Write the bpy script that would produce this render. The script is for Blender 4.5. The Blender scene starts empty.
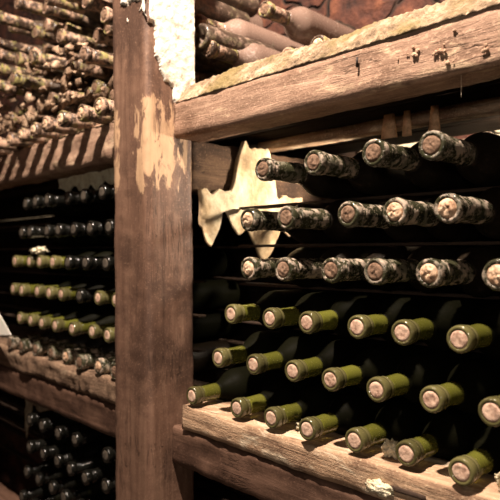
import bpy, bmesh, math, random
from mathutils import Vector, Quaternion, noise, Matrix
C = bpy.context.scene.collection
rnd = random.Random(7)

# ------------------------------------------------------------------ helpers
def link(name, bm, mat, parent=None, smooth=True):
    me = bpy.data.meshes.new(name)
    bmesh.ops.recalc_face_normals(bm, faces=bm.faces)
    bm.to_mesh(me); bm.free()
    if smooth:
        for p in me.polygons: p.use_smooth = True
    me.materials.append(mat)
    o = bpy.data.objects.new(name, me); C.objects.link(o)
    if parent: o.parent = parent
    return o

def tag(o, label=None, cat=None, group=None, kind=None):
    if label: o['label'] = label
    if cat: o['category'] = cat
    if group: o['group'] = group
    if kind: o['kind'] = kind
    return o

def empty(name, loc=(0, 0, 0)):
    o = bpy.data.objects.new(name, None); o.empty_display_size = .02
    C.objects.link(o); o.location = loc
    return o

def fbm(v, s, oct=4):
    return noise.fractal(Vector(v) * s, 1.0, 2.0, oct)

# ------------------------------------------------------------------ materials
class NT:
    def __init__(s, name):
        s.m = bpy.data.materials.new(name); s.m.use_nodes = True
        s.t = s.m.node_tree; s.t.nodes.clear()
        s.out = s.t.nodes.new('ShaderNodeOutputMaterial')
        s.b = s.t.nodes.new('ShaderNodeBsdfPrincipled')
        s.t.links.new(s.b.outputs[0], s.out.inputs[0])
        s.co = s.t.nodes.new('ShaderNodeTexCoord').outputs['Object']
    def n(s, typ, **kw):
        x = s.t.nodes.new(typ)
        for k, v in kw.items(): setattr(x, k, v)
        return x
    def L(s, a, b): s.t.links.new(a, b)
    def rand(s, k=40.):
        oi = s.n('ShaderNodeObjectInfo')
        m = s.n('ShaderNodeVectorMath', operation='SCALE')
        cx = s.n('ShaderNodeCombineXYZ')
        for i in range(3): s.L(oi.outputs['Random'], cx.inputs[i])
        s.L(cx.outputs[0], m.inputs[0]); m.inputs['Scale'].default_value = k
        a = s.n('ShaderNodeVectorMath', operation='ADD')
        s.L(s.co, a.inputs[0]); s.L(m.outputs[0], a.inputs[1])
        s.co = a.outputs[0]; return oi.outputs['Random']
    def noise(s, scale, detail=5, rough=.6, stretch=(1, 1, 1), dist=0.):
        mp = s.n('ShaderNodeMapping'); mp.inputs['Scale'].default_value = stretch
        s.L(s.co, mp.inputs[0])
        t = s.n('ShaderNodeTexNoise'); s.L(mp.outputs[0], t.inputs['Vector'])
        t.inputs['Scale'].default_value = scale; t.inputs['Detail'].default_value = detail
        t.inputs['Roughness'].default_value = rough; t.inputs['Distortion'].default_value = dist
        return t.outputs['Fac']
    def ramp(s, fac, stops, interp='LINEAR'):
        r = s.n('ShaderNodeValToRGB'); s.L(fac, r.inputs[0]); e = r.color_ramp.elements
        r.color_ramp.interpolation = interp
        while len(e) < len(stops): e.new(.5)
        for i, (p, c) in enumerate(stops):
            e[i].position = p
            e[i].color = (c, c, c, 1) if isinstance(c, (int, float)) else (*c, 1)
        return r.outputs[0]
    def mix(s, fac, a, b, mode='MIX'):
        x = s.n('ShaderNodeMix', data_type='RGBA', blend_type=mode)
        for v, i in ((fac, 0), (a, 6), (b, 7)):
            if isinstance(v, (int, float)): x.inputs[i].default_value = v
            elif isinstance(v, tuple): x.inputs[i].default_value = (*v, 1)
            else: s.L(v, x.inputs[i])
        return x.outputs[2]
    def math(s, op, a, b=0., c=0., clamp=False):
        x = s.n('ShaderNodeMath', operation=op, use_clamp=clamp)
        for v, i in ((a, 0), (b, 1), (c, 2)):
            if isinstance(v, (int, float)): x.inputs[i].default_value = v
            else: s.L(v, x.inputs[i])
        return x.outputs[0]
    def smooth(s, v, a, b):
        x = s.n('ShaderNodeMapRange', interpolation_type='SMOOTHSTEP')
        s.L(v, x.inputs[0]); x.inputs[1].default_value = a; x.inputs[2].default_value = b
        return x.outputs[0]
    def bump(s, h, strength=.5, dist=.002):
        b = s.n('ShaderNodeBump'); s.L(h, b.inputs['Height'])
        b.inputs['Strength'].default_value = strength; b.inputs['Distance'].default_value = dist
        s.L(b.outputs[0], s.b.inputs['Normal'])
    def set(s, **kw):
        for k, v in kw.items():
            i = s.b.inputs[k.replace('_', ' ')]
            if isinstance(v, (int, float)): i.default_value = v
            elif isinstance(v, tuple): i.default_value = (*v, 1)
            else: s.L(v, i)
        return s.m

def wood(name, dark, mid, light, axis=0, rough=.75, patch=None, patch_amt=(.55, .7), spec=.3, band=None, bumps=.6):
    t = NT(name)
    st = [26, 26, 26]; st[axis] = 2.2
    g = t.noise(1.6, 8, .65, tuple(st), 1.2)
    g2 = t.noise(7, 5, .7, tuple(st))
    big = t.noise(9, 5, .65)
    col = t.ramp(g, [(.25, dark), (.5, mid), (.75, light)])
    col = t.mix(t.ramp(big, [(.38, .85), (.52, 0.)]), col, dark)
    if patch:
        pst = [48, 48, 48]; pst[axis] = 17
        pf = t.noise(1, 6, .65, tuple(pst), .6)
        if band:
            sp = t.n('ShaderNodeSeparateXYZ'); t.L(t.co, sp.inputs[0])
            d = t.math('ABSOLUTE', t.math('SUBTRACT', sp.outputs[band[0]], band[1]))
            pf = t.math('SUBTRACT', pf, t.math('MULTIPLY', t.smooth(d, band[2] * .55, band[2]), .5))
            if len(band) > 3:
                sx = sp.outputs[0]; sy = sp.outputs[1]
                front = t.smooth(sx, -.890, -.872); side = t.smooth(sx, -.845, -.815)
                far = t.math('MULTIPLY', t.smooth(sy, .565, .60), .5)
                edge = t.math('MAXIMUM', far, t.math('MULTIPLY', front, t.math('SUBTRACT', 1., side)))
                pf = t.math('SUBTRACT', pf, t.math('MULTIPLY', edge, .22))
        pm = t.smooth(pf, patch_amt[0], patch_amt[1])
        col = t.mix(pm, col, t.mix(g2, patch, tuple(x * .6 for x in patch)))
    spk = t.noise(260, 3, .7)
    col = t.mix(t.ramp(spk, [(.55, 0.), (.75, .5)]), col, tuple(min(1, x * 1.6) for x in light))
    cr = t.ramp(t.noise(2.2, 4, .5, tuple(st), 2.), [(.47, 0.), (.5, 1.), (.53, 0.)])
    cm = t.math('MULTIPLY', cr, t.ramp(t.noise(11, 2), [(.5, 0.), (.65, .75)]))
    col = t.mix(cm, col, tuple(x * .25 for x in dark))
    h = t.math('ADD', t.math('MULTIPLY', g, .6), t.math('ADD', t.math('MULTIPLY', g2, .5), t.math('MULTIPLY', spk, .35)))
    h = t.math('SUBTRACT', h, t.math('MULTIPLY', cm, .6))
    t.bump(h, bumps, .0035)
    return t.set(Base_Color=col, Roughness=rough, Specular_IOR_Level=spec)

M = {}
M['post'] = wood('post_wood', (.07, .038, .026), (.16, .088, .058), (.25, .15, .10), 2, .6, (.62, .40, .24), (.43, .50), .35, (2, .175, .115, 1), bumps=.3)
M['beam'] = wood('beam_wood', (.17, .10, .067), (.36, .23, .162), (.54, .37, .265), 0, .75, (.68, .49, .33), (.54, .66), spec=.08)
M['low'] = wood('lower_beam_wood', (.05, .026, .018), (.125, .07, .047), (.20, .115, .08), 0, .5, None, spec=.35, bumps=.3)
M['plank'] = wood('plank_wood', (.16, .09, .055), (.45, .29, .18), (.68, .48, .32), 0, .85, (.82, .66, .47), (.52, .66), bumps=.9)
M['plankL'] = wood('old_plank_wood', (.07, .04, .025), (.20, .125, .08), (.38, .26, .17), 0, .85, (.5, .37, .25), (.56, .7), bumps=.9)
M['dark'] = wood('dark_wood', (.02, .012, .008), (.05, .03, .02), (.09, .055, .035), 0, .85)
M['shade'] = wood('shade_wood', (.006, .004, .003), (.015, .010, .007), (.03, .02, .014), 0, .9, spec=.05)  # near-black colour carries the shade under the shelf and behind the bottles
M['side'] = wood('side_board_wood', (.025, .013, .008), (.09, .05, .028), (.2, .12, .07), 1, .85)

def crusty(name, a, b, c, s=60, bump=1., moss=None, dist=.004):
    t = NT(name)
    n1 = t.noise(s, 7, .7); n2 = t.noise(s * 5, 4, .7); n3 = t.noise(9, 4, .6)
    col = t.ramp(n1, [(.3, c), (.5, b), (.66, a)])
    col = t.mix(t.ramp(n2, [(.5, 0.), (.8, .7)]), col, a)
    if moss: col = t.mix(t.ramp(n3, [(.5, 0.), (.62, .8)]), col, moss)
    t.bump(t.math('ADD', n1, t.math('MULTIPLY', n2, .6)), bump, dist)
    return t.set(Base_Color=col, Roughness=.95, Specular_IOR_Level=.15)
M['crust'] = crusty('dust_crust', (.52, .40, .28), (.27, .19, .12), (.045, .03, .018), 48, 1., (.20, .15, .06), dist=.006)
M['plaster'] = crusty('white_plaster', (.93, .88, .80), (.88, .80, .68), (.55, .42, .30), 50, 1.)
M['mold'] = crusty('cream_mold', (.90, .78, .56), (.55, .40, .24), (.07, .04, .022), 9, .8)
M['debris'] = crusty('debris', (.62, .46, .32), (.22, .14, .09), (.04, .025, .018), 40, 1.)
M['mold2'] = crusty('grey_mold', (.45, .38, .28), (.28, .22, .15), (.1, .07, .05), 16, .6)
M['tuft'] = crusty('tuft_mold', (.95, .90, .70), (.85, .75, .52), (.5, .38, .22), 60, 1.)
M['lump'] = crusty('mud_lump', (.66, .46, .32), (.48, .31, .21), (.25, .15, .10), 90, .6)
M['peg'] = crusty('rusty_strip', (.9, .58, .36), (.7, .42, .24), (.35, .18, .09), 60, .4)
M['paper'] = NT('pale_paper').set(Base_Color=(.92, .88, .78), Roughness=.8)
M['web'] = NT('cobweb').set(Base_Color=(.5, .42, .33), Roughness=.9)
M['nail'] = NT('iron').set(Base_Color=(.03, .02, .015), Roughness=.6, Metallic=.6)

def glass(name, col, dusty=0., dust=(.42, .31, .20), rough=.12, trans=.0, moss=None, spec=.6, s=55):
    t = NT(name); r = t.rand()
    n1 = t.noise(s, 6, .7); n2 = t.noise(300, 3, .7); n3 = t.noise(30, 4, .6)
    vary = t.math('ADD', t.math('MULTIPLY', r, .6), .7)
    cc = t.n('ShaderNodeVectorMath', operation='SCALE'); cc.inputs[0].default_value = col; t.L(vary, cc.inputs['Scale'])
    base = cc.outputs[0]
    lo = .75 - dusty * .6
    dm = t.math('MAXIMUM', t.smooth(n1, lo, lo + .12), t.math('MULTIPLY', t.smooth(n2, .56, .74), min(1, .25 + dusty)))
    dc = t.mix(n2, tuple(x * .45 for x in dust), tuple(min(1, x * 1.35) for x in dust))
    if moss: dc = t.mix(t.ramp(n3, [(.5, 0.), (.6, .85)]), dc, moss)
    c = t.mix(dm, base, dc)
    ro = t.math('ADD', t.math('MULTIPLY', dm, .7), rough, clamp=True)
    t.bump(t.math('MULTIPLY', dm, t.math('ADD', n1, n2)), .4, .0015)
    t.b.inputs['IOR'].default_value = 1.5
    tr = t.math('MULTIPLY', t.math('SUBTRACT', 1., dm), trans)
    return t.set(Base_Color=c, Roughness=ro, Specular_IOR_Level=spec, Transmission_Weight=tr)
G = {
 'green': glass('green_neck_glass', (.165, .165, .028), .14, (.28, .23, .12), .09, .45),
 'lipgreen': glass('lip_glass', (.10, .09, .035), .16, (.30, .23, .14), .10),
 'body': glass('dark_wine_glass', (.004, .004, .002), .0, (.02, .014, .008), .5, spec=.02),
 'dust': glass('dusty_green_glass', (.032, .032, .017), .46, (.42, .33, .25), .12, 0, (.10, .095, .055), s=85),
 'bodydust': glass('dusty_body_glass', (.010, .007, .004), .25, (.06, .035, .02), .4, spec=.2),
 'dark': glass('dark_green_glass', (.005, .005, .004), .06, (.08, .06, .045), .2),
 'brown': glass('brown_dust_glass', (.05, .032, .022), .50, (.50, .32, .22), .3, 0, (.20, .19, .04)),
 'brownbody': glass('brown_dust_body', (.06, .042, .03), .45, (.26, .17, .12), .3, 0, (.12, .10, .04)),
 'greybody': glass('grey_dust_body', (.27, .18, .14), .30, (.42, .31, .23), .26, 0, (.11, .10, .05)),
}
def corkm(name, a, b, c, s=220):
    t = NT(name); t.rand()
    n1 = t.noise(s, 5, .7); n2 = t.noise(90, 3, .6)
    col = t.ramp(n1, [(.32, c), (.5, b), (.68, a)])
    col = t.mix(t.ramp(n2, [(.45, 0.), (.65, .5)]), col, a)
    t.bump(n1, .7, .0015)
    return t.set(Base_Color=col, Roughness=.9, Specular_IOR_Level=.2)
K = {
 'pink': corkm('pink_cork', (.82, .60, .45), (.56, .36, .26), (.18, .095, .065), 150),
 'crumb': corkm('crumbled_cork', (.90, .70, .50), (.50, .30, .18), (.10, .05, .03), 160),
 'old': corkm('old_cork', (.34, .22, .15), (.16, .095, .06), (.05, .03, .018)),
 'grey': corkm('grey_cork', (.14, .115, .09), (.08, .065, .05), (.03, .025, .02)),
}

# ------------------------------------------------------------------ swept timber
def sweep(prof, a0, a1, axis, step=.007, amp=.002, sag=.0, seed=0., wob=.0, namp=None):
    """closed profile swept along x (axis 0: (y,z)), y (1: (x,z)) or z (2: (x,y))"""
    pts = []
    for i in range(len(prof)):
        p, q = Vector(prof[i]), Vector(prof[(i + 1) % len(prof)])
        k = max(1, int((q - p).length / .008))
        for j in range(k): pts.append(p.lerp(q, j / k))
    cen = sum(pts, Vector((0, 0))) / len(pts)
    n = max(2, int((a1 - a0) / step)); bm = bmesh.new(); rings = []
    for i in range(n + 1):
        a = a0 + (a1 - a0) * i / n; ring = []
        for p in pts:
            d = (p - cen).normalized()
            v3 = (a, p.x, p.y)
            h = fbm((a * 3 + seed, p.x * 16, p.y * 16), 4., 4) * amp * 1.2
            h += fbm((a + seed, p.x, p.y), 60., 3) * amp * .6
            w = noise.noise(Vector((a * 5 + seed, seed, 1))) * wob
            q = p + d * h + Vector((0, w))
            co = {0: (a, q.x, q.y), 1: (q.x, a, q.y), 2: (q.x, q.y, a)}[axis]
            ring.append(bm.verts.new(co))
        rings.append(ring)
    m = len(pts)
    for i in range(n):
        for j in range(m):
            bm.faces.new((rings[i][j], rings[i][(j + 1) % m], rings[i + 1][(j + 1) % m], rings[i + 1][j]))
    bm.faces.new(rings[0]); bm.faces.new(rings[-1][::-1])
    return bm
def rect(u0, u1, v0, v1, c=.004):
    return [(u0 + c, v0), (u1 - c, v0), (u1, v0 + c), (u1, v1 - c), (u1 - c, v1), (u0 + c, v1), (u0, v1 - c), (u0, v0 + c)]

# the rack --------------------------------------------------------------
rack = empty('wine_rack', (0, 0, -1.2))
tag(rack, 'old rough timber wine rack with thick post and beams holding all the bottles', 'wine rack')
def rp(name, bm, mat, label=None, parent=None):
    o = link(name, bm, mat)
    o.parent = parent or rack
    o.matrix_parent_inverse = Matrix.Translation((0, 0, 1.2))
    if label: o['label'] = label
    return o
XL, XR = -2.90, .34
post = rp('post', sweep(rect(-.903, -.798, .535, .629, .006), -1.2, .98, 2, .006, .0012, seed=3), M['post'], 'thick upright post with peeling pale patches')
rp('post', sweep(rect(XL - .1, XL, .535, .629, .006), -1.2, .98, 2, .012, .003, seed=9), M['post'])
rp('post', sweep(rect(XR, XR + .1, .535, .629, .006), -1.2, .98, 2, .012, .003, seed=12), M['post'])
for k, x in enumerate((XL - .1, -.903, XR)):
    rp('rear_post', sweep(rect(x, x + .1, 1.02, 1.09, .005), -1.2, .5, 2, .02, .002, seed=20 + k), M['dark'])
# upper beams
rp('upper_beam', sweep(rect(.59, .65, .189, .250, .004), -.803, XR, 0, .006, .0013, seed=31), M['beam'], 'upper beam above the right bay with knots on its face')
rp('upper_beam', sweep(rect(.59, .65, .175, .250, .004), XL, -.903, 0, .006, .003, seed=41), M['beam'], 'upper beam above the left bay crossed by neck shadows')
# dust crust on the right beam (sloping, granular)
def crust(x0, x1, y0, y1, z0, z1, seed, amp=.005):
    nx, ny = int((x1 - x0) / .0035), 16
    bm = bmesh.new(); g = []
    for i in range(nx + 1):
        x = x0 + (x1 - x0) * i / nx; row = []
        for j in range(ny + 1):
            u = j / ny; y = y0 + (y1 - y0) * u
            z = z0 + (z1 - z0) * math.sin(u * 1.45) ** 1.0
            h = fbm((x + seed, y, 0), 18., 5) * amp * .35 + fbm((x + seed, y, 3), 150., 3) * amp * .7
            h += noise.noise(Vector((x * 7 + seed, 0, 0))) * .004 * u
            if j == 0: h *= .3
            row.append(bm.verts.new((x, y - h * .5, z + h)))
        row.append(bm.verts.new((x, y1 + .002, z0 - .002)))
        g.append(row)
    m = ny + 2
    for i in range(nx):
        for j in range(m - 1): bm.faces.new((g[i][j], g[i][j + 1], g[i + 1][j + 1], g[i + 1][j]))
        bm.faces.new((g[i][m - 1], g[i][0], g[i + 1][0], g[i + 1][m - 1]))
    bm.faces.new(g[0]); bm.faces.new(g[-1][::-1])
    return bm
rp('dust_crust', crust(-.797, XR - .002, .5885, .632, .2465, .287, 5.), M['crust'], 'tan crumbly crust of dust and moss')
rp('dust_crust', crust(XL + .002, -.905, .589, .64, .247, .256, 8., .004), M['crust'], 'thin pale crust on the left beam')
# shelf boards of the top shelf and rails
for k in range(4):
    y0 = .655 + k * .095
    rp('shelf_board', sweep(rect(y0, y0 + .09, .213, .225, .002), XL, XR, 0, .03, .001, seed=50 + k), M['shade'])
rp('rear_rail', sweep(rect(.80, .835, .194, .212, .002), -.82, XR, 0, .01, .0015, seed=61), M['plank'], 'thin pale rear rail under the shelf boards')
rp('rear_rail', sweep(rect(.80, .835, .194, .212, .002), XL, -.882, 0, .02, .0015, seed=62), M['dark'])
# lower beams, planks
for s, (x0, x1, mt) in enumerate(((-.798, XR, 'low'), (XL, -.903, 'low'))):
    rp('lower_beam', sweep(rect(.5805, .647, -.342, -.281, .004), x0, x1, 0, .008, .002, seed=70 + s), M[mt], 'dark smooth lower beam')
rp('front_plank', sweep(rect(.577, .650, -.2800, -.242, .002), -.764, XR, 0, .0045, .0013, seed=77, wob=.0022), M['plank'], 'pale splintered plank on the lower right beam')
rp('front_plank', sweep(rect(.577, .650, -.2800, -.233, .005), XL, -.905, 0, .0055, .0045, seed=87), M['plankL'], 'worn brown plank on the lower left beam')
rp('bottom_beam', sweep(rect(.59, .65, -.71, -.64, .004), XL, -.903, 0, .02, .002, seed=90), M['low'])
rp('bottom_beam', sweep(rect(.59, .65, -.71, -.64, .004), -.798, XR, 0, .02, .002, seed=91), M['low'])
for x0, x1 in ((XL, -.903), (-.798, XR)):
    for k in range(9 if x0 == XL else 8):
        z0 = -.70 + k * .105
        rp('shade_backing', sweep(rect(1.0, 1.012, z0, z0 + .102, .002), x0, x1, 0, .05, .001, seed=130 + k), M['shade'])  # near-black boards added behind the bottles to keep the bays dark
# side members tying front posts to rear posts
for k, x in enumerate((XL - .08, -.868, XR + .02)):
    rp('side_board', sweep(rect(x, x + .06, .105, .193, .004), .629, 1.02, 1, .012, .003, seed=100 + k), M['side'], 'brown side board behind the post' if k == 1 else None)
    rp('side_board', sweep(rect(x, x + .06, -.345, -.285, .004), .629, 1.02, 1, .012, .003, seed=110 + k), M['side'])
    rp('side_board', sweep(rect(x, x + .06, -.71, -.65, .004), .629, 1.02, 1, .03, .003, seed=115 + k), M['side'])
# laths that carry each row of bodies
rowz = [-.2225, -.1555, -.0885, -.0215, .0455, .1125]
R = .031
def lath(x0, x1, y, zt, th=.0045):
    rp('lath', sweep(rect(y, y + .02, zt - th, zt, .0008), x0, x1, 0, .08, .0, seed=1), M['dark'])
for x0, x1 in ((XL, -.903), (-.798, XR)):
    for z in rowz:
        for y in (.72, .84):
            if z == rowz[0]: rp('rear_rail', sweep(rect(y, y + .03, -.285, z - R, .002), x0, x1, 0, .05, .0, seed=2), M['dark'])
            else: lath(x0 if x0 == XL else -.787, x1, y, z - R)
for z in (-.378, -.441, -.504, -.567):
    for y in (.72, .84): lath(XL, -.903, y, z - R + .0002, .001)

# white plaster patch on the post: relief that dives under the wood where it has flaked off
def relief(face, a0, a1, z0, z1, f, step=.0022):
    na, nz = int((a1 - a0) / step), int((z1 - z0) / (step * 1.5))
    bm = bmesh.new(); g = {}
    for i in range(na + 1):
        a = a0 + (a1 - a0) * i / na
        for k in range(nz + 1):
            z = z0 + (z1 - z0) * k / nz
            m = f(a, z) + fbm((a, z, 2.), 24., 5) * .05
            h = (.0045 if face == 'side' else .0025) + .0016 * fbm((a, z, 5.), 90., 3) if m > 0 else -.0025
            if 0 < m < .01: h *= .7
            g[i, k] = bm.verts.new((-.798 + h, a, z) if face == 'side' else (a, .535 - h, z))
    for i in range(na):
        for k in range(nz):
            q = (g[i, k], g[i + 1, k], g[i + 1, k + 1], g[i, k + 1])
            if max((v.co.x + .798) if face == 'side' else .535 - v.co.y for v in q) > 0: bm.faces.new(q)
    for v in [v for v in bm.verts if not v.link_faces]: bm.verts.remove(v)
    return bm
pl = rp('plaster_patch', relief('side', .538, .629, .24, .75, lambda y, z: (z - .355) + 1.9 * (y - .54)), M['plaster'], 'flaking white plaster on the post side')
rp('plaster_patch', relief('front', -.885, -.797, .33, .75, lambda x, z: (z - .375) + .7 * (x + .80)), M['plaster'])

for o in list(rack.children):
    if o.name in ('post', 'plaster_patch', 'plaster_patch.001'):
        for v in o.data.vertices: v.co.x -= .012 * v.co.z
# mud lumps on the right beam
def cluster(pts, seed, base):
    bm = bmesh.new(); r = random.Random(seed)
    for (x, z, rad) in pts:
        mt = Matrix.Translation((x, base - rad * .1, z)) @ Matrix.Diagonal((1, .8, r.uniform(.8, 1.3), 1))
        res = bmesh.ops.create_icosphere(bm, subdivisions=2, radius=rad, matrix=mt)
        for v in res['verts']: v.co += v.co.normalized() * fbm(v.co, 160., 2) * rad * .35
    return bm
MUD = [(-0.3549, 0.2198, 0.007, 10), (-0.3248, 0.2168, 0.008, 9), (-0.2754, 0.2047, 0.006, 8), (-0.3134, 0.2003, 0.004, 4), (-0.3066, 0.2322, 0.003, 2), (-0.3765, 0.2182, 0.003, 2)]
for k, (cx, cz, sx, n) in enumerate(MUD):
    r = random.Random(k + 40)
    P = [(cx + r.gauss(0, sx * .6), cz + r.gauss(0, sx * .45), r.uniform(.0009, .0024)) for _ in range(n)]
    rp('mud_lump', cluster(P, k, .5885), M['lump'])
bm = bmesh.new()
bmesh.ops.create_cone(bm, cap_ends=True, segments=10, radius1=.0016, radius2=.0014, depth=.012, matrix=Matrix.Translation((-0.4321, .587, 0.2284)))
rp('nail', bm, M['nail'], 'dark bent nail in the right beam')

# ------------------------------------------------------------------ bottles
def lathe(prof, seg=24, amp=0., seed=0., fr=70., cap=True):
    bm = bmesh.new(); rings = []
    for (y, r) in prof:
        ring = []
        for i in range(seg):
            a = 2 * math.pi * i / seg
            v = Vector((r * math.cos(a), y, r * math.sin(a)))
            if amp:
                k = fbm((v.x + seed, v.y, v.z), fr, 4) * amp
                v.x += math.cos(a) * k; v.z += math.sin(a) * k; v.y += k * .3
            ring.append(bm.verts.new(v))
        rings.append(ring)
    for a, b in zip(rings, rings[1:]):
        for i in range(seg): bm.faces.new((a[i], a[(i + 1) % seg], b[(i + 1) % seg], b[i]))
    if cap:
        bm.faces.new(rings[0]); bm.faces.new(rings[-1][::-1])
    return bm
def smoothp(y0, r0, y1, r1, n):
    return [(y0 + (y1 - y0) * k / n, r0 + (r1 - r0) * (3 * (k / n) ** 2 - 2 * (k / n) ** 3)) for k in range(n + 1)]
def densify(p, step=.003):
    out = []
    for a, b in zip(p, p[1:]):
        n = max(1, int(abs(b[0] - a[0]) / step))
        for k in range(n): out.append((a[0] + (b[0] - a[0]) * k / n, a[1] + (b[1] - a[1]) * k / n))
    return out + [p[-1]]

def make_bottle(neckm, lipm, bodym, corkmat, R=.031, amp=0., seed=0., crumble=0., length=.285, nl=.078, lipr=.0160, q=1.):
    root = empty('wine_bottle')
    lip = [(.0012, .0106), (0, .0112), (-.0003, lipr - .0022), (.0008, lipr - .0006), (.003, lipr), (.007, lipr + .0002), (.0105, lipr - .0002), (.012, lipr - .0016), (.0135, lipr - .0018), (.0148, .0151), (.0168, .0151), (.0178, .0135)]
    lip = [(a, b * q) for a, b in lip]
    bm = lathe(lip, 28, amp * .6, seed, cap=True)
    link('lip', bm, lipm, root)
    neck = densify([(.0175, .0136 * q), (.03, .0138 * q), (nl, .0146 * q)], .004)
    link('neck', lathe(neck, 24, amp, seed + 3), neckm, root)
    body = smoothp(nl - .0008, .0147 * q, nl + .042, R, 9) + densify([(nl + .05, R), (length - .005, R)], .012 if not amp else .006) + [(length - .002, R - .001), (length, R - .005), (length - .012, .008)]
    link('body', lathe(body, 28, amp * .4, seed + 7, 40.), bodym, root)
    # cork: gridded disc
    bm = bmesh.new(); c0 = bm.verts.new((0, -.0004, 0)); prev = None
    for j in range(1, 7):
        rr = .0106 * q * j / 6; ring = []
        for i in range(22):
            a = 2 * math.pi * i / 22; x, z = rr * math.cos(a), rr * math.sin(a)
            h = fbm((x + seed, z, seed), 260., 4) * (.0003 + crumble)
            y = -.0004 + h - (crumble * .8) * (1 - (j / 6) ** 3)
            if j == 6: y = .0006
            ring.append(bm.verts.new((x, y, z)))
        for i in range(22):
            if prev is None: bm.faces.new((c0, ring[i], ring[(i + 1) % 22]))
            else: bm.faces.new((prev[i], prev[(i + 1) % 22], ring[(i + 1) % 22], ring[i]))
        prev = ring
    back = [bm.verts.new((v.co.x, .02, v.co.z)) for v in prev]
    for i in range(22): bm.faces.new((prev[i], prev[(i + 1) % 22], back[(i + 1) % 22], back[i]))
    bm.faces.new(back)
    link('cork', bm, corkmat, root)
    return root

protos = {
 'clean': [make_bottle(G['green'], G['lipgreen'], G['body'], K['pink'], seed=s, nl=.050, q=.90) for s in (1, 2, 3)],
 'dusty': [make_bottle(G['dust'], G['dust'], G['bodydust'], K['old'], amp=.0010, seed=s, crumble=.0008) for s in (11, 12, 13)],
 'crumb': [make_bottle(G['dust'], G['dust'], G['bodydust'], K['crumb'], amp=.0012, seed=s, crumble=.0022) for s in (21, 22)],
 'dark': [make_bottle(G['dark'], G['dark'], G['body'], K['grey'], seed=s, nl=.050, q=.92) for s in (31, 32)],
 'pile': [make_bottle(G['brown'], G['brown'], G['brownbody'], K['old'], R=.0225, amp=.0009, seed=s, crumble=.0012, nl=.085) for s in (41, 42, 43)],
 'heap': [make_bottle(G['brown'], G['brown'], G['greybody'], K['old'], R=.034, amp=.0010, seed=s, crumble=.0016, length=.29, nl=.062) for s in (61, 62)],
 'pilebig': [make_bottle(G['brown'], G['brown'], G['brownbody'], K['crumb'], R=.030, amp=.0009, seed=s, crumble=.0016) for s in (51, 52)],
}
used = set(); cnt = {}
def place(kind, x, y, z, label, group, yaw=0., pitch=0., scale=1., jit=1.2):
    lst = protos[kind]; i = cnt.get(kind, 0); cnt[kind] = i + 1; p = lst[i % len(lst)]
    if p.name in used:
        r = p.copy(); C.objects.link(r)
        for ch in list(p.children):
            c = ch.copy(); C.objects.link(c); c.parent = r
    else:
        used.add(p.name); r = p
    r.location = (x, y, z); r.rotation_mode = 'QUATERNION'
    q = Quaternion((0, 0, 1), math.radians(yaw + rnd.uniform(-jit, jit))) @ Quaternion((1, 0, 0), math.radians(pitch + rnd.uniform(-jit, jit) * .3)) @ Quaternion((0, 1, 0), rnd.uniform(0, 6.28))
    r.rotation_quaternion = q; r.scale = (scale,) * 3
    tag(r, label, 'bottle', group); return r

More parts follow.
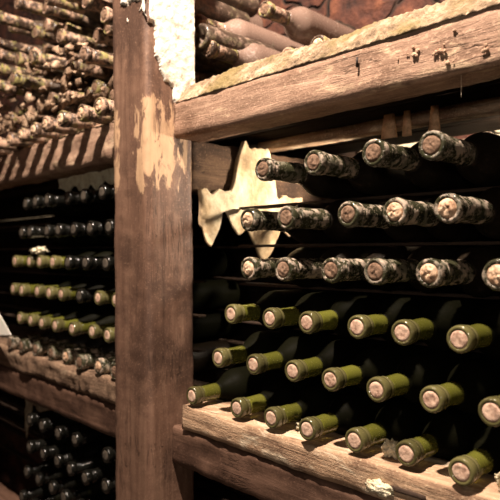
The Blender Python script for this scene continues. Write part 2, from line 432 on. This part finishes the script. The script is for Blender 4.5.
ORD = ['first', 'second', 'third', 'fourth', 'fifth', 'sixth', 'seventh', 'eighth', 'ninth', 'tenth', 'eleventh', 'twelfth', 'thirteenth', 'fourteenth', 'fifteenth', 'sixteenth']
rows = [
 ('right', 'top row, right bay', .1145, [(-.5815, 'dusty'), (-.4939, 'dusty'), (-.3995, 'dusty'), (-.3289, 'dusty'), (-.238, 'dusty'), (-.165, 'dusty')]),
 ('right', 'second row, right bay', .0465, [(-.6093, 'crumb'), (-.5369, 'dusty'), (-.4400, 'dusty'), (-.3760, 'crumb'), (-.3110, 'crumb'), (-.225, 'dusty'), (-.155, 'dusty')]),
 ('right', 'third row, right bay', -.0215, [(-.6114, 'crumb'), (-.5404, 'dusty'), (-.4690, 'dusty'), (-.4015, 'dusty'), (-.3324, 'crumb'), (-.2591, 'crumb'), (-.19, 'dusty')]),
 ('right', 'fourth row, right bay', -.0880, [(-.645, 'clean'), (-.5662, 'clean'), (-.5000, 'clean'), (-.4290, 'clean'), (-.3641, 'clean'), (-.2963, 'clean'), (-.226, 'clean')]),
 ('right', 'fifth row, right bay', -.1555, [(-.676, 'clean'), (-.6032, 'clean'), (-.5333, 'clean'), (-.4651, 'clean'), (-.3954, 'clean'), (-.3289, 'clean'), (-.2621, 'clean'), (-.194, 'clean')]),
 ('right', 'on the pale plank, right bay', -.2225, [(-.7390, 'clean'), (-.6364, 'clean'), (-.5662, 'clean'), (-.4989, 'clean'), (-.4305, 'clean'), (-.3628, 'clean'), (-.2942, 'clean'), (-.2260, 'clean')]),
 ('left', 'top row, left bay', .1145, [(-1.3729, 'dark'), (-1.3040, 'dark'), (-1.2390, 'dark'), (-1.1675, 'dark'), (-1.0988, 'dark'), (-1.010, 'dark')]),
 ('left', 'second row, left bay', .0480, [(-1.3957, 'dark'), (-1.3291, 'dark'), (-1.2590, 'dark'), (-1.1945, 'dark'), (-1.1281, 'dark'), (-1.0546, 'dark'), (-.985, 'dark')]),
 ('left', 'third row, left bay', -.0195, [(-1.4200, 'clean'), (-1.3562, 'clean'), (-1.2872, 'clean'), (-1.2182, 'clean'), (-1.1498, 'dark'), (-1.0784, 'dark'), (-1.0018, 'dark')]),
 ('left', 'fourth row, left bay', -.0862, [(-1.4367, 'clean'), (-1.3710, 'clean'), (-1.3070, 'clean'), (-1.2430, 'clean'), (-1.1785, 'clean'), (-1.1071, 'dark'), (-1.0340, 'clean'), (-.9661, 'clean')]),
 ('left', 'fifth row, left bay', -.1535, [(-1.4020, 'clean'), (-1.3370, 'clean'), (-1.2680, 'clean'), (-1.2020, 'clean'), (-1.1281, 'clean'), (-1.0625, 'clean'), (-.9945, 'clean')]),
 ('left', 'on the worn plank, left bay', -.2165, [(-1.4427, 'dusty'), (-1.3780, 'dusty'), (-1.3120, 'dusty'), (-1.2350, 'dusty'), (-1.1700, 'crumb'), (-1.0947, 'dusty'), (-1.0278, 'crumb'), (-.9630, 'dusty')]),
 ('low', 'top row, lower left bay', -.378, [(-1.3300, 'dark'), (-1.2660, 'dark'), (-1.1902, 'dark'), (-1.1239, 'dark'), (-.9981, 'dark')]),
 ('low', 'second row, lower left bay', -.441, [(-1.3330, 'dark'), (-1.2680, 'dark'), (-1.2040, 'dark'), (-1.1400, 'dark'), (-1.0760, 'dark'), (-1.0120, 'dark')]),
 ('low', 'third row, lower left bay', -.504, [(-1.3560, 'dark'), (-1.2923, 'dark'), (-1.2270, 'dark'), (-1.1630, 'dark'), (-1.098, 'dark')]),
 ('low', 'lowest row, lower left bay', -.567, [(-1.3780, 'dark'), (-1.3140, 'dark'), (-1.25, 'dark')]),
]
LOOK = {'clean': 'green necked wine bottle with pale cork', 'dusty': 'dust caked wine bottle', 'crumb': 'grimy wine bottle with crumbled cork', 'dark': 'dark glass wine bottle'}
GRP = {'right': 'wine bottles stacked in the right bay', 'left': 'wine bottles stacked in the left bay', 'low': 'wine bottles stacked in the lower left bay'}
for side, where, z, lst in rows:
    for i, (x, kind) in enumerate(lst):
        y = .578 + rnd.uniform(-.006, .006)
        place(kind, x, y, z, f'{LOOK[kind]}, {ORD[i]} from left, {where}', GRP[side])

# piles on the top shelf
FS = math.atan(570 / 600); sn, cs = math.sin(FS), math.cos(FS)
ZB = .2265
# first row on the left shelf, necks reaching out over the beam
for i in range(9):
    x = -.945 - i * .0690
    place('pilebig', x, .528 + rnd.uniform(0, .012), ZB + .030 + .0012, f'dirty brown bottle poking over the left beam, {ORD[i]} from the post', 'bottles poking over the left beam', jit=.6)
left_pile = [(-1.490, .565, .578, 3), (-1.330, .640, .520, -2), (-1.205, .585, .462, 2), (-1.290, .560, .432, -1), (-1.035, .550, .374, 1), (-1.365, .550, .398, 2), (-1.545, .575, .505, 1), (-1.500, .560, .455, -2), (-1.470, .550, .405, 0), (-1.12, .60, .515, 1)]
LBL = ['high tan bottle lying at the far left top of the pile', 'thick brown bottle near the pile top, nearest the post', 'slim green streaked bottle just under the thick brown one',
       'long tan bottle neck in the middle of the left pile', 'greenish bottle neck beside the post above the left beam', 'short mossy bottle neck left of centre in the left pile',
       'green bottle neck cut off by the left picture edge, uppermost', 'brown bottle neck cut off by the left edge, second down', 'brown bottle neck cut off by the left edge, third down', 'tan bottle lying high in the left pile close to the post']
taken = [(a[0], a[2]) for a in left_pile]
for (x, y, z, yw), lb in zip(left_pile, LBL):
    place('pile', x, y, z, lb, 'bottles heaped on the left top shelf', yaw=yw * .5, jit=.5)
for k, z in enumerate((.311, .358, .405, .452, .499, .546, .593)):
    n = 0
    for j in range(13):
        x = -.94 - j * .0520 - (k % 2) * .026 + rnd.uniform(-.001, .001)
        if x > -.935 or any((x - a) ** 2 + (z - b) ** 2 < .0495 ** 2 for a, b in taken): continue
        n += 1
        place('pile', x, rnd.uniform(.59, .70) if k < 3 else rnd.uniform(.565, .65), z + rnd.uniform(-.002, .002), f'small dirty bottle, {ORD[n - 1]} from post, {ORD[k]} layer of the left heap', 'bottles heaped on the left top shelf', jit=2.6)
# right shelf pile
for k, (z, y, lst) in enumerate(((ZB + .031, .69, [-.76 + j * .0655 for j in range(7)]), (.3155, .70, [-.66, -.59]))):
    for n, x in enumerate(lst):
        place('pilebig', x, y + rnd.uniform(-.01, .01), z, f'dusty bottle low behind the right beam crust, {ORD[n]} from the post, {["bottom", "second"][k]} layer', 'bottles heaped above the right beam', jit=.5)
for kind, x, y, z, yw, lb in (('heap', -0.8835, 0.7, 0.4322, 2, 'large dusty brown bottle lying beside the white plaster, above the right beam'),
        ('heap', -1.0642, 0.74, 0.5531, 1, 'mossy grey bottle highest in the heap right of the post'),
        ('heap', -0.8037, .80, 0.461, 2, 'grey bottle at the right end of the heap, behind the large brown one'),
        ('heap', -0.8087, 0.665, 0.3568, 1, 'dusty bottle just over the crust, under the large brown bottle'),
        ('pile', -0.8156, 0.94, 0.377, 180, 'bottle end showing its round base beside the white plaster')):
    place(kind, x, y, z, lb, 'bottles heaped above the right beam', yaw=yw, jit=.4)

# unused prototypes never stay at the origin
for lst in protos.values():
    for p in lst:
        if p.name not in used:
            for ch in list(p.children): bpy.data.objects.remove(ch)
            bpy.data.objects.remove(p)

# ------------------------------------------------------------------ mold, tufts, strips
def curtain(name, p0, p1, ztop, zb, th, mat, amp=.004, step=.005, seed=0., nv=26):
    """hanging sheet between two plan points, bottom outline zb(u)"""
    p0, p1 = Vector(p0), Vector(p1); d = (p1 - p0); nrm = Vector((d.y, -d.x)).normalized(); n = max(8, int(d.length / step))
    bm = bmesh.new(); F, B = [], []
    for i in range(n + 1):
        u = i / n; p = p0 + d * u; f, b = [], []
        for k in range(nv + 1):
            v = k / nv; zt = ztop(u) if callable(ztop) else ztop; zz = zt + (zb(u) - zt) * v
            t = th * (1 - .75 * v) * (.25 if i in (0, n) else 1) + .0012
            h = fbm((p.x + seed, p.y, zz), 22., 4) * amp
            a = p + nrm * (t * .5 + h); c = p + nrm * (-t * .5 + h)
            f.append(bm.verts.new((a.x, a.y, zz))); b.append(bm.verts.new((c.x, c.y, zz)))
        F.append(f); B.append(b)
    for i in range(n):
        for k in range(nv):
            bm.faces.new((F[i][k], F[i + 1][k], F[i + 1][k + 1], F[i][k + 1])); bm.faces.new((B[i][k], B[i][k + 1], B[i + 1][k + 1], B[i + 1][k]))
        bm.faces.new((F[i][0], B[i][0], B[i + 1][0], F[i + 1][0])); bm.faces.new((F[i][nv], F[i + 1][nv], B[i + 1][nv], B[i][nv]))
    for i in (0, n):
        for k in range(nv): bm.faces.new((F[i][k], F[i][k + 1], B[i][k + 1], B[i][k]))
    return link(name, bm, mat)
def lobes(base, ls, sharp=1.6):
    def f(u):
        z = base
        for (c, w, dep) in ls:
            t = max(0., 1 - (abs(u - c) / w) ** 1.4); z = min(z, base - dep * t ** sharp)
        return z + .003 * noise.noise(Vector((u * 23, base, 0)))
    return f
def ctop(u):
    k = max(0., 1 - abs(u - .50) / .22); n = noise.noise(Vector((u * 14, 4, 0)))
    return .108 + .018 * n + .085 * min(1., k * 2.2)
o = curtain('mold_curtain', (-.798, .637), (-.798, .90), ctop, lobes(.072, [(.10, .10, .062), (.36, .12, .04), (.60, .20, .088), (.02, .05, .03), (.86, .14, .04)], .8), .008, M['mold'], .006, .004)
tag(o, 'large cream mold growth hanging in drips behind the post, left of the right bay', 'mold')
o = curtain('mold_curtain', (-1.345, .6525), (-1.06, .6525), .176, lobes(.152, [(.15, .1, .012), (.42, .12, .022), (.62, .1, .018), (.85, .1, .01)]), .012, M['tuft'], .004, .004, 3.)
tag(o, 'small ragged white mold fringe under the left upper beam', 'mold')
o = curtain('mold_curtain', (-1.56, .665), (-1.30, .665), -.342, lobes(-.37, [(0., .22, .12), (.35, .4, .035), (.7, .3, .02)]), .01, M['mold2'], .004, .004, 6.)
tag(o, 'grey cobwebby mold hanging under the left lower beam at picture edge', 'mold')

def blob(name, loc, size, mat, seed, spiky=.35, sub=4):
    bm = bmesh.new()
    bmesh.ops.create_icosphere(bm, subdivisions=sub, radius=1.)
    for v in bm.verts:
        d = v.co.normalized(); k = 1 + fbm(d + Vector((seed, 0, 0)), 2.6, 5) * spiky * 1.6
        v.co = Vector((d.x * size[0], d.y * size[1], d.z * size[2])) * k
    o = link(name, bm, mat); o.location = loc; return o
tag(blob('mold_clump', (-1.375, .585, .2695), (.024, .016, .012), M['tuft'], 2., .4), 'pale spiky mold clump on the left upper beam among bottles', 'mold')
tag(blob('mold_tuft', (-.400, .612, -.2325), (.010, .008, .010), M['tuft'], 5., .35), 'cream tuft on the pale plank between fifth and sixth bottle', 'mold', 'tufts on the pale plank')
tag(blob('mold_tuft', (-.262, .612, -.2335), (.012, .008, .009), M['tuft'], 6., .35), 'cream tuft on the pale plank right of the seventh bottle', 'mold', 'tufts on the pale plank')
tag(blob('mold_tuft', (-.5330, .612, -.2355), (.014, .01, .009), M['tuft'], 7., .5), 'small cream tuft on the pale plank near the third bottle', 'mold', 'tufts on the pale plank')
rp('wood_gouge', sweep([(.5745, -.262), (.580, -.268), (.581, -.256)], -.405, -.335, 0, .003, .002, seed=5), M['dark'], 'dark gouge in the pale plank')
tag(blob('mold_tuft', (-.392, .5745, -.2665), (.017, .005, .008), M['tuft'], 8., .28), 'white fluffy patch in the gouge of the pale plank face', 'mold')
tag(blob('mold_clump', (-1.335, .60, .006), (.022, .014, .007), M['tuft'], 9., .6), 'cream mold scrap caught between second and third rows, left bay', 'mold')
bm = bmesh.new(); rr = random.Random(5)
for k in range(110):
    x = rr.uniform(-1.62, -.93); z = .305 + rr.random() ** 1.5 * .12
    rad = rr.uniform(.003, .010)
    res = bmesh.ops.create_icosphere(bm, subdivisions=2, radius=rad, matrix=Matrix.Translation((x, rr.uniform(.560, .60), z)) @ Matrix.Rotation(rr.uniform(0, 3), 4, 'Y') @ Matrix.Diagonal((rr.uniform(.6, 2.2), 1, rr.uniform(.4, 1), 1)))
    for v in res['verts']: v.co += Vector((1, 1, 1)) * fbm(v.co, 110., 3) * rad * .8
o = link('dust_debris', bm, M['debris']); tag(o, 'crumbly dust and mold debris caught among the bottles of the left heap', 'debris', kind='stuff')
# paper scrap at the left edge
bm = bmesh.new()
P = [(-1.5324, 0.556, -0.1071), (-1.4473, 0.553, -0.1478), (-1.3743, 0.55, -0.1879), (-1.5159, 0.55, -0.202)]
f = [bm.verts.new(p) for p in P]; b = [bm.verts.new((p[0], p[1] + .0012, p[2])) for p in P]
bm.faces.new(f); bm.faces.new(b[::-1])
for i in range(4): bm.faces.new((f[i], f[(i + 1) % 4], b[(i + 1) % 4], b[i]))
tag(link('paper_sheet', bm, M['paper'], smooth=False), 'bright pale sheet corner at the left picture edge above the worn plank', 'paper')
# hanging strips
for k, (x, w, zb, lb) in enumerate(((-.5195, .022, .176, 'widest rusty strip hanging under the shelf, leftmost of three'), (-.488, .011, .175, 'narrow rusty strip hanging under the shelf, middle of three'), (-.4435, .014, .175, 'narrow rusty strip hanging under the shelf, rightmost of three'))):
    bm = sweep([(x - w / 2, .786), (x + w / 2, .786), (x + w / 2, .790), (x - w / 2, .790)], zb, .2125, 2, .004, .001, seed=k)
    for v in bm.verts:
        t = (v.co.z - zb) / (.2125 - zb); v.co.x = x + (v.co.x - x) * (1.25 - .5 * t)
    tag(link('hanging_strip', bm, M['peg']), lb, 'strip', 'rusty strips under the shelf')
bm = sweep([(-0.307, .6), (-0.3065, .6), (-0.3065, .6005), (-0.307, .6005)], .165, .189, 2, .003, .0, seed=1)
tag(link('cobweb_strand', bm, M['web']), 'thin cobweb strand hanging under the right upper beam', 'cobweb')

# ------------------------------------------------------------------ the cellar
def stone(name, dark=False):
    t = NT(name)
    v = t.n('ShaderNodeTexVoronoi', feature='DISTANCE_TO_EDGE'); v.inputs['Scale'].default_value = 7
    mp = t.n('ShaderNodeMapping'); mp.inputs['Scale'].default_value = (1, 1, 2.)
    nn = t.n('ShaderNodeTexNoise'); nn.inputs['Scale'].default_value = 9; t.L(t.co, nn.inputs['Vector'])
    ad = t.n('ShaderNodeMix', data_type='VECTOR'); ad.inputs[0].default_value = .12; t.L(t.co, ad.inputs[4]); t.L(nn.outputs['Color'], ad.inputs[5])
    t.L(ad.outputs[1], mp.inputs[0]); t.L(mp.outputs[0], v.inputs['Vector'])
    n1 = t.noise(18, 6, .65)
    col = t.ramp(n1, [(.3, (.025, .009, .006)), (.5, (.085, .028, .016)), (.7, (.17, .06, .03))])
    e = t.smooth(v.outputs['Distance'], .0, .07)
    col = t.mix(e, (.04, .018, .01), col)
    sp = t.n('ShaderNodeSeparateXYZ'); t.L(t.co, sp.inputs[0])
    d = t.math('ABSOLUTE', t.math('SUBTRACT', sp.outputs[2], .16))
    pm = t.math('SUBTRACT', t.noise(8, 5, .6), t.math('MULTIPLY', t.smooth(d, .03, .14), .6))
    col = t.mix(t.smooth(pm, .28, .36), col, (.78, .66, .46))
    t.bump(t.math('ADD', t.math('MULTIPLY', e, .8), n1), 1., .02)
    return t.set(Base_Color=col, Roughness=.9)
M['stone'] = stone('red_stone')
M['floor'] = crusty('earth_floor', (.12, .09, .07), (.08, .06, .045), (.04, .03, .02), 8, .5)
def slab(name, x0, x1, y0, y1, z0, z1, mat):
    bm = bmesh.new(); bmesh.ops.create_cube(bm, size=1, matrix=Matrix.Translation(((x0 + x1) / 2, (y0 + y1) / 2, (z0 + z1) / 2)) @ Matrix.Diagonal((x1 - x0, y1 - y0, z1 - z0, 1)))
    return tag(link(name, bm, mat, smooth=False), kind='structure')
slab('wall_back', -4.2, 2., 1.12, 1.22, -1.2, 2.2, M['stone'])
slab('floor', -4.2, 2., -2., 1.22, -1.3, -1.2, M['floor'])
slab('ceiling', -4.2, 2., -2., 1.22, 2.2, 2.3, M['stone'])
slab('wall_left', -4.3, -4.2, -2., 1.22, -1.3, 2.3, M['stone'])

# ------------------------------------------------------------------ light
def lamp(name, loc, watts, size, col=(1, .80, .58)):
    l = bpy.data.lights.new(name, 'POINT'); l.energy = watts; l.shadow_soft_size = size; l.color = col
    o = bpy.data.objects.new(name, l); C.objects.link(o); o.location = loc; return o
lamp('cellar_lamp', (-.42, .13, 1.25), 275, .025, (1, .83, .69))
def spot(name, loc, aim, watts, deg, size, col=(1, .84, .66)):
    l = bpy.data.lights.new(name, 'SPOT'); l.energy = watts; l.shadow_soft_size = size; l.color = col
    l.spot_size = math.radians(deg); l.spot_blend = .5
    o = bpy.data.objects.new(name, l); C.objects.link(o); o.location = loc
    o.rotation_euler = (Vector(aim) - Vector(loc)).to_track_quat('-Z', 'Y').to_euler(); return o
spot('added_rear_spot', (-.56, .94, .150), (-.80, .76, .06), 11, 85, .02)  # added spot that brightens the hanging mold, no fixture here
spot('added_rear_spot', (-.33, .90, .158), (-.42, 1.1, .22), 3.5, 120, .02)  # second added spot, brightens the wall strip below the rear rail
lamp('added_front_fill', (.22, -.55, .09), 10, .05, (1, .87, .74))  # fill light added in front, low enough to reach under the upper beam
w = bpy.data.worlds.new('cellar'); bpy.context.scene.world = w; w.use_nodes = True
w.node_tree.nodes['Background'].inputs[0].default_value = (.05, .04, .035, 1)
w.node_tree.nodes['Background'].inputs[1].default_value = .12

# ------------------------------------------------------------------ camera
cam = bpy.data.cameras.new('camera'); co = bpy.data.objects.new('camera', cam); C.objects.link(co)
co.location = (0, 0, 0); cam.lens = 600 / 500 * 36; cam.sensor_width = 36; cam.sensor_fit = 'HORIZONTAL'
co.rotation_euler = (math.radians(90), 0, math.atan2(cs, sn))
cam.shift_y = 3 / 500; cam.clip_start = .01
cam.dof.use_dof = True; cam.dof.focus_distance = .78; cam.dof.aperture_fstop = 7.
S = bpy.context.scene; S.camera = co
S.view_settings.view_transform = 'Standard'; S.view_settings.look = 'None'
S.view_settings.exposure = 0.; S.view_settings.gamma = 1.; S.view_settings.use_curve_mapping = False
